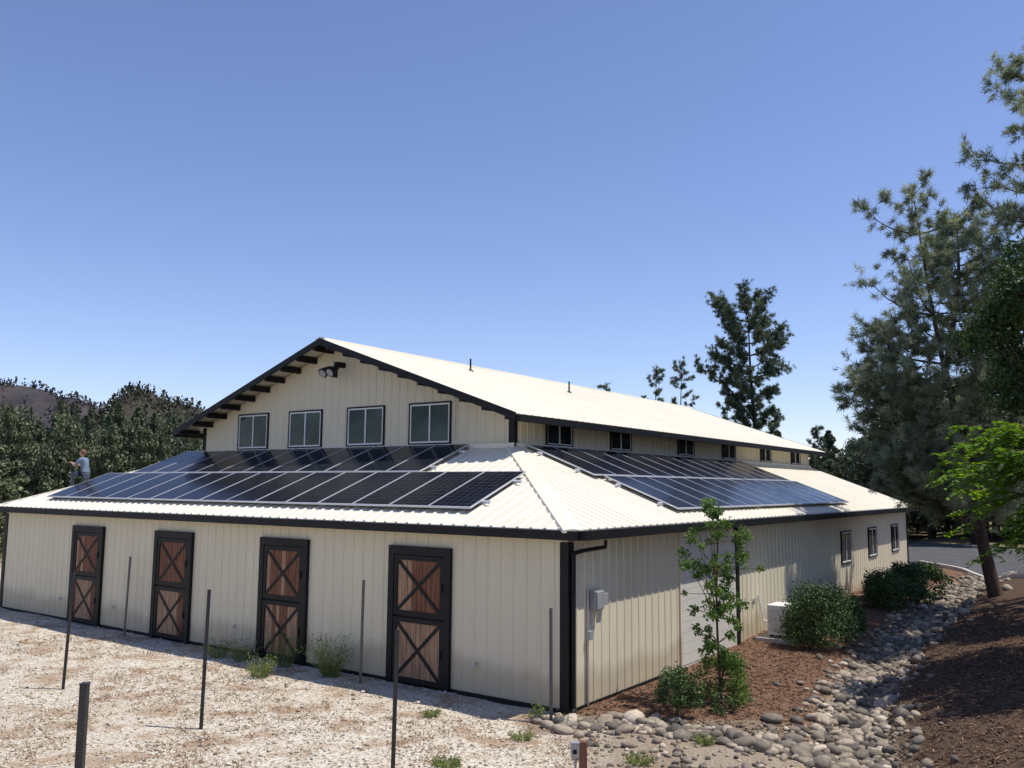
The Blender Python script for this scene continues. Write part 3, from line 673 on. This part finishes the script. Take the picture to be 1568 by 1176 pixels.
for x,y,r,h,n in [(-6.75,20.6,.4,.5,100),(-6.1,20.3,.45,.55,110),(-5.2,18.6,.45,.5,130),(-5.0,19.7,.35,.8,80),(-1.35,15.6,.22,.14,60),(.45,15.6,.2,.35,40),(-.9,13.0,.35,.16,90),(-8.3,12.8,.3,.2,50),(-10.1,15.2,.2,.4,30),(3.1,14.2,.25,.2,50),(1.0,15.3,.2,.25,40),(-6.9,12.3,.3,.15,50),(1.9,13.2,.3,.2,60),(.2,14.4,.3,.14,60),(2.6,12.4,.3,.18,60)]: weeds(x,y,r,h,n)
n=5200; gy2=rng.uniform(10.5,24,n); gx2=rng.uniform(-.62,.1,n)*gy2; a_,b_=toab(gx2,gy2); pn=vnoise(gx2*.8,gy2*.8,21); k=(b_<-.3)&(pn>.48); P=np.stack([gx2,gy2,terrain(gx2,gy2)],-1)[k]
P=np.repeat(P,5,0)+rng.normal(size=(k.sum()*5,3))*np.array([.06,.06,0]); d=unit(rng.normal(size=P.shape)*np.array([.7,.7,.1])+np.array([0,0,.6])); s_=unit(np.cross(d,rng.normal(size=P.shape)))*.008; l=rng.uniform(.03,.1,(len(P),1))
V=np.stack([P-s_,P+s_,P+d*l],1).reshape(-1,3); drym=leaf_mat('dry_grass',(.18,.10,.055),(.36,.24,.13),0)
fastmesh('dry_grass',V,np.arange(len(V)).reshape(-1,3),[drym],np.repeat(rng.uniform(0,1,len(P)),3))
# ------------------------------------------------------------ distant trees (instanced variants)
def treevar(i,kind):
    n=7000
    if kind=='c':
        t=rng.uniform(.08,1,n)**.9; whorl=.7+.3*np.sin(t*55+i)+.1*np.sin(t*23); rad=.23*(1-t)**.75*whorl+.012
        a=rng.uniform(0,6.28,n); q=rad*rng.uniform(.2,1,n)**.4*(1+.3*np.sin(a*4+t*20+i)); C=np.stack([np.cos(a)*q,np.sin(a)*q,t],-1)
    else:
        cl=[]
        for _ in range(26):
            e=rng.uniform(.25,.9); a=rng.uniform(0,6.28); R=.27*math.sqrt(max(.05,1-((e-.5)/.5)**2))*rng.uniform(.3,1); cl.append((math.cos(a)*R,math.sin(a)*R,e,rng.uniform(.07,.13)))
        cl=np.array(cl); k=rng.integers(0,26,n); d=unit(rng.normal(size=(n,3))); C=cl[k,:3]+d*(cl[k,3]*rng.uniform(.5,1.1,n))[:,None]
    V,F=leaves(C,.032,.6); me_o=fastmesh('foliage',V,F,[forestm],np.repeat(np.clip(rng.normal(.45,.22,n)+rng.normal()*.12,0,1),4))
    me=me_o.data; bpy.data.objects.remove(me_o)
    mb=MB(); mb.tube([(0,0,-.05),(.01,0,.45),(0,0,.85)],[.018,.012,.004],6)
    o=mb.obj('trunk',[barkd],fixn=False); m2=o.data; bpy.data.objects.remove(o); return me,m2
tv={'c':[treevar(i,'c') for i in range(4)],'r':[treevar(i,'r') for i in range(4)]}
def forest(specs):
    root=empty('distant_trees')
    for (x,y,h,r,kind) in specs:
        me,m2=tv[kind][int(rng.integers(4))]; z=gz_(x,y); s=r/.25; rot=rng.uniform(0,6.28)
        for nm,mm in (('foliage',me),('trunk',m2)):
            o=link(bpy.data.objects.new(nm,mm)); o.parent=root; o.location=(x,y,z-.2); o.scale=(s,s,h); o.rotation_euler=(0,0,rot)
sp=[]
for k in range(150):
    y=rng.uniform(50,88); x=rng.uniform(-.80,-.26)*y; f=.5+.5*min(1,(-x/y-.26)/.3)
    sp.append((x,y,(rng.uniform(6.6,10.2)*(y/62)**.55)*(.82+.18*f),rng.uniform(1.1,2.0),'c' if rng.uniform()<.72 else 'r'))
for k in range(10):
    y=rng.uniform(43,50); x=rng.uniform(-.76,-.58)*y; sp.append((x,y,rng.uniform(3.6,6.),rng.uniform(1.5,2.2),'r'))
forest(sp)
sp=[]
for k in range(90):
    y=rng.uniform(68,110); x=rng.uniform(.28,.9)*y; sp.append((x,y,rng.uniform(6,10)*(y/80)**.5,rng.uniform(1.8,3),'c' if rng.uniform()<.5 else 'r'))
for k in range(34):
    y=rng.uniform(50,64); x=rng.uniform(.44,.85)*y; sp.append((x,y,rng.uniform(6,12),rng.uniform(1.9,3),'r'))
for k in range(14):
    y=rng.uniform(36,48); x=rng.uniform(.66,.95)*y+4; sp.append((x,y,rng.uniform(7,11),rng.uniform(1.9,3),'r' if k%2 else 'c'))
for k in range(40):
    y=rng.uniform(90,120); x=rng.uniform(-.35,.3)*y; sp.append((x,y,rng.uniform(5,8),rng.uniform(1.8,3),'c'))
forest(sp)
# ------------------------------------------------------------ hills
az=np.radians(np.linspace(-100,100,700)); rr2=np.linspace(0,1,36)
def hill(name,R0,R1,hf,ms):
    A,T=np.meshgrid(az,rr2); R=R0+(R1-R0)*T; H=hf(np.degrees(A))
    prof=np.sin(np.clip(T,0,1)*math.pi)**.9
    x=np.sin(A)*R; y=np.cos(A)*R
    nz=(vnoise(x*.012,y*.012,4)-.5)*.5+(vnoise(x*.04,y*.04,6)-.5)*.3+(vnoise(x*.11,y*.11,7)-.5)*.12
    z=H*prof*(1+nz*.5)+2; z=np.where(T==0,-2,z)
    n1,n2=len(az),len(rr2); idx=np.arange(n1*n2).reshape(n2,n1)
    F=np.stack([idx[:-1,:-1],idx[:-1,1:],idx[1:,1:],idx[1:,:-1]],-1).reshape(-1,4)
    fastmesh(name,np.stack([x,y,z],-1).reshape(-1,3),F,[ms],smooth=True)
    return x,y,z
def gs(a,c,w): return np.exp(-((a-c)/w)**2)
def hmat(name,stops,sc):
    m,nt,b=node_mat(name); L=nt.links; tc=N(nt,'ShaderNodeTexCoord'); no=N(nt,'ShaderNodeTexNoise',inp={'Scale':sc,'Detail':8.,'Roughness':.8}); L.new(tc.outputs['Object'],no.inputs['Vector'])
    r=ramp(nt,stops); L.new(no.outputs['Fac'],r.inputs['Fac']); L.new(r.outputs['Color'],b.inputs['Base Color']); b.inputs['Roughness'].default_value=1; b.inputs['Specular IOR Level'].default_value=0
    return m
h1=hmat('far_hill_mat',[(.35,(.036,.035,.042)),(.5,(.056,.051,.056)),(.62,(.08,.068,.066)),(.75,(.12,.098,.085))],.03)
h2=hmat('near_hill_mat',[(.35,(.032,.036,.03)),(.52,(.052,.05,.042)),(.63,(.085,.07,.054)),(.69,(.27,.19,.11)),(.8,(.38,.27,.16))],.02)
x1,y1,z1_=hill('hills',780,1150,lambda a: 20+108*gs(a,-36,9)+24*gs(a,-25,3.6)+8*np.sin(a*.6)*(a<-10),h1)
x2,y2,z2=hill('hills',430,640,lambda a: 9+34*gs(a,-23.8,2.0)+30*gs(a,-20.6,2.6)+18*gs(a,-16.5,3.0)+18*gs(a,-27.5,3.2)+12*gs(a,-50,12),h2)
def spikes(X,Y,Z,n,h,lo,hi,name,stops,thr=.3):
    A=np.degrees(np.arctan2(X,Y)); ok=np.argwhere((A[:-1,:-1]>lo)&(A[:-1,:-1]<hi)); ii=ok[rng.integers(0,len(ok),n)]
    f=rng.uniform(0,1,(n,2)); i,j=ii[:,0],ii[:,1]
    def bl(Q): return (Q[i,j]*(1-f[:,0])+Q[i+1,j]*f[:,0])*(1-f[:,1])+(Q[i,j+1]*(1-f[:,0])+Q[i+1,j+1]*f[:,0])*f[:,1]
    P=np.stack([bl(X),bl(Y),bl(Z)],-1); cn=vnoise(P[:,0]*.025,P[:,1]*.025,8); P=P[cn+rng.normal(size=n)*.1>thr]; n=len(P)
    hh=h*rng.uniform(.25,1.15,n)**1.6; kq=5
    sh=np.repeat(rng.uniform(0,1,n),kq*4)
    P=np.repeat(P,kq,0); hh=np.repeat(hh,kq); fz=rng.uniform(.05,.9,len(P)); P[:,2]+=hh*fz; P[:,:2]+=rng.normal(size=(len(P),2))*(hh*.16*(1.05-fz))[:,None]
    V,F=leaves(P,1.,.8); V=V.reshape(-1,4,3); cc=V.mean(1,keepdims=True); V=cc+(V-cc)*hh[:,None,None]*np.array([.26,.26,.38])
    fastmesh(name,V,F,[stone_mat(name+'_mat',stops)],sh)
spikes(x1,y1,z1_,15000,8,-45,-14,'hillside_trees',[(0,(.035,.034,.042)),(.7,(.065,.058,.062)),(1,(.08,.082,.06))],.35)
spikes(x2,y2,z2,17000,6,-45,-8,'hillside_trees',[(0,(.038,.046,.034)),(.6,(.07,.075,.052)),(1,(.11,.095,.068))],.33)
# ------------------------------------------------------------ man on the roof
skinm=mat('skin',(.45,.25,.17),.55,var=.06); hair=mat('hair',(.16,.08,.045),.8,var=.3,scale=20)
ma,mbb=20.25,1.9; mp_=W3(ma,mbb,lowz(LL-ma)+.02)
man=empty('man',mp_); man.rotation_euler=(0,0,math.radians(172))
def skinobj(name,verts,edges,rad,ms,root=0,sub=2):
    me=bpy.data.meshes.new(name); me.from_pydata(verts,edges,[]); me.materials.append(ms); o=link(bpy.data.objects.new(name,me)); o.parent=man
    md=o.modifiers.new('s','SKIN'); sv=me.skin_vertices[0].data
    for i,r in enumerate(rad): sv[i].radius=(r,r) if not isinstance(r,tuple) else r
    for v in sv: v.use_root=False
    sv[root].use_root=True; md.use_smooth_shade=True
    s_=o.modifiers.new('u','SUBSURF'); s_.levels=sub; s_.render_levels=sub; return o
V=[(0,0,.50),(.03,0,.66),(.07,0,.84),(.11,0,.99),(.125,0,1.06),
   (.10,.18,.97),(.24,.25,.76),(.46,.12,.86), (.10,-.18,.97),(.26,-.24,.74),(.47,-.08,.84),
   (.02,.10,.47),(.38,.15,.52),(.34,.16,.12),(.46,.17,.05), (.0,-.10,.44),(.14,-.13,.08),(-.26,-.13,.10),(-.36,-.13,.05)]
E=[(0,1),(1,2),(2,3),(3,4),(3,5),(5,6),(6,7),(3,8),(8,9),(9,10),(0,11),(11,12),(12,13),(13,14),(0,15),(15,16),(16,17),(17,18)]
R=[.13,.125,.14,.12,.055,.07,.05,.03,.07,.05,.03,.10,.07,.05,.045,.10,.07,.05,.04]
m,nt,b=node_mat('clothed_body'); L=nt.links; tc=N(nt,'ShaderNodeTexCoord'); sx=N(nt,'ShaderNodeSeparateXYZ'); L.new(tc.outputs['Object'],sx.inputs[0])
def step(src,e):
    n=N(nt,'ShaderNodeMath',operation='GREATER_THAN'); L.new(src,n.inputs[0]); n.inputs[1].default_value=e; return n.outputs[0]
def mul2(a,c):
    n=N(nt,'ShaderNodeMath',operation='MULTIPLY'); L.new(a,n.inputs[0]); L.new(c,n.inputs[1]); return n.outputs[0]
fab=N(nt,'ShaderNodeTexNoise',inp={'Scale':9.}); L.new(tc.outputs['Object'],fab.inputs['Vector'])
shc=ramp(nt,[(.3,(.10,.14,.21)),(.7,(.17,.22,.31))]); L.new(fab.outputs['Fac'],shc.inputs['Fac'])
jc=ramp(nt,[(.3,(.05,.06,.09)),(.7,(.08,.10,.14))]); L.new(fab.outputs['Fac'],jc.inputs['Fac'])
c=mix(step(sx.outputs['Z'],.56),jc.outputs['Color'],shc.outputs['Color'])
c=mix(mul2(step(sx.outputs['X'],.25),step(sx.outputs['Z'],.66)),c,(.45,.25,.17)); c=mix(step(sx.outputs['Z'],1.045),c,(.45,.25,.17))
L.new(c,b.inputs['Base Color']); b.inputs['Roughness'].default_value=.8
skinobj('body',V,E,R,m)
hd=MB()
hv=IV*np.array([.10,.078,.122]); hv[:,0]+=np.where(hv[:,2]<-.03,.012,0); hd.add((hv+np.array([.155,0,1.19])).tolist(),IF.tolist(),0)
hd.add((IV*np.array([.02,.013,.022])+np.array([.262,0,1.18])).tolist(),IF.tolist(),0)
for s_ in (-1,1):
    hd.add((IV*np.array([.018,.01,.03])+np.array([.15,.08*s_,1.185])).tolist(),IF.tolist(),0)
    hd.add((IV*np.array([.006,.013,.008])+np.array([.246,.033*s_,1.205])).tolist(),IF.tolist(),1)
hd.add((IV*np.array([.006,.025,.006])+np.array([.245,0,1.125])).tolist(),IF.tolist(),2)
hh=IV*np.array([.112,.09,.12])
hh[:,2]=np.where((hh[:,0]>.02)&(hh[:,2]<.055),.055,hh[:,2]); hh[:,2]=np.maximum(hh[:,2],-.07); hd.add((hh+np.array([.142,0,1.205])).tolist(),IF.tolist(),1)
hd.obj('head',[skinm,hair,rust],man,smooth=True)
for s_,w in ((1,(.46,.12,.86)),(-1,(.47,-.08,.84))):
    V=[w,(w[0]+.05,w[1]-.02*s_,w[2]+.01)];E=[(0,1)];R=[(.028,.02),(.04,.018)]
    for j,(o,l) in enumerate(((-.03,.075),(-.01,.085),(.01,.08),(.03,.065))):
        b0=len(V); V+=[(w[0]+.09,w[1]-.03*s_+o*.8,w[2]+.02-o*.4),(w[0]+.09+l*.5,w[1]-.04*s_+o*.7,w[2]+.005-o*.4),(w[0]+.09+l*.7,w[1]-.06*s_+o*.6,w[2]-.03-o*.4)]; E+=[(1,b0),(b0,b0+1),(b0+1,b0+2)]; R+=[.0095,.009,.008]
    b0=len(V); V+=[(w[0]+.04,w[1]-.055*s_,w[2]+.03),(w[0]+.075,w[1]-.075*s_,w[2]+.04)]; E+=[(0,b0),(b0,b0+1)]; R+=[.012,.010]
    skinobj('hand',V,E,R,skinm,0,1)
tl=MB(); tl.box(.50,.66,-.02,.06,.80,.87,0); tl.tube([(.53,.02,.8),(.51,.02,.66)],[.022,.026],10); tl.tube([(.66,.02,.84),(.78,.02,.84)],[.015,.006],8); tl.obj('cordless_drill',[black],man,bevel=.008)
# ------------------------------------------------------------ light, sky, camera
el_=math.radians(66); psi=math.radians(30)
sd=np.array([-ux*math.cos(psi)+vx*math.sin(psi),-uy*math.cos(psi)+vy*math.sin(psi)])
sv=Vector((sd[0]*math.cos(el_),sd[1]*math.cos(el_),math.sin(el_)))
sl=bpy.data.lights.new('sun','SUN'); sl.energy=5.; sl.angle=math.radians(.53); sl.color=(1,.95,.86)
so=link(bpy.data.objects.new('sun',sl)); so.rotation_euler=sv.to_track_quat('Z','Y').to_euler(); so.location=(0,0,40)
w=bpy.data.worlds.new('World'); S.world=w; w.use_nodes=True; nt=w.node_tree
sk=nt.nodes.new('ShaderNodeTexSky'); sk.sky_type='NISHITA'; sk.sun_disc=False; sk.sun_elevation=el_; sk.sun_rotation=math.atan2(sd[0],sd[1])
sk.air_density=1.; sk.dust_density=.15; sk.ozone_density=2.4; sk.altitude=500
hsv=nt.nodes.new('ShaderNodeMix'); hsv.data_type='RGBA'; hsv.blend_type='MULTIPLY'; hsv.inputs[0].default_value=1; hsv.inputs[7].default_value=(1.05,.98,1.12,1)
nt.links.new(sk.outputs[0],hsv.inputs[6]); nt.links.new(hsv.outputs[2],nt.nodes['Background'].inputs[0]); nt.nodes['Background'].inputs[1].default_value=.145
S.view_settings.view_transform='Standard'; S.view_settings.look='None'; S.view_settings.exposure=0
cam=bpy.data.cameras.new('camera'); cam.sensor_width=36; cam.lens=36*1322.8/1568; cam.clip_end=5000; cam.clip_start=.1
co=link(bpy.data.objects.new('camera',cam)); pt_,ro=.118,.008
r0=Vector((1,0,0)); u0=Vector((0,-math.sin(pt_),math.cos(pt_))); fw_=Vector((0,math.cos(pt_),math.sin(pt_)))
r_=r0*math.cos(ro)+u0*math.sin(ro); u_=u0*math.cos(ro)-r0*math.sin(ro)
M=Matrix((( r_.x,u_.x,-fw_.x,0),(r_.y,u_.y,-fw_.y,0),(r_.z,u_.z,-fw_.z,4.0),(0,0,0,1))); co.matrix_world=M
S.camera=co
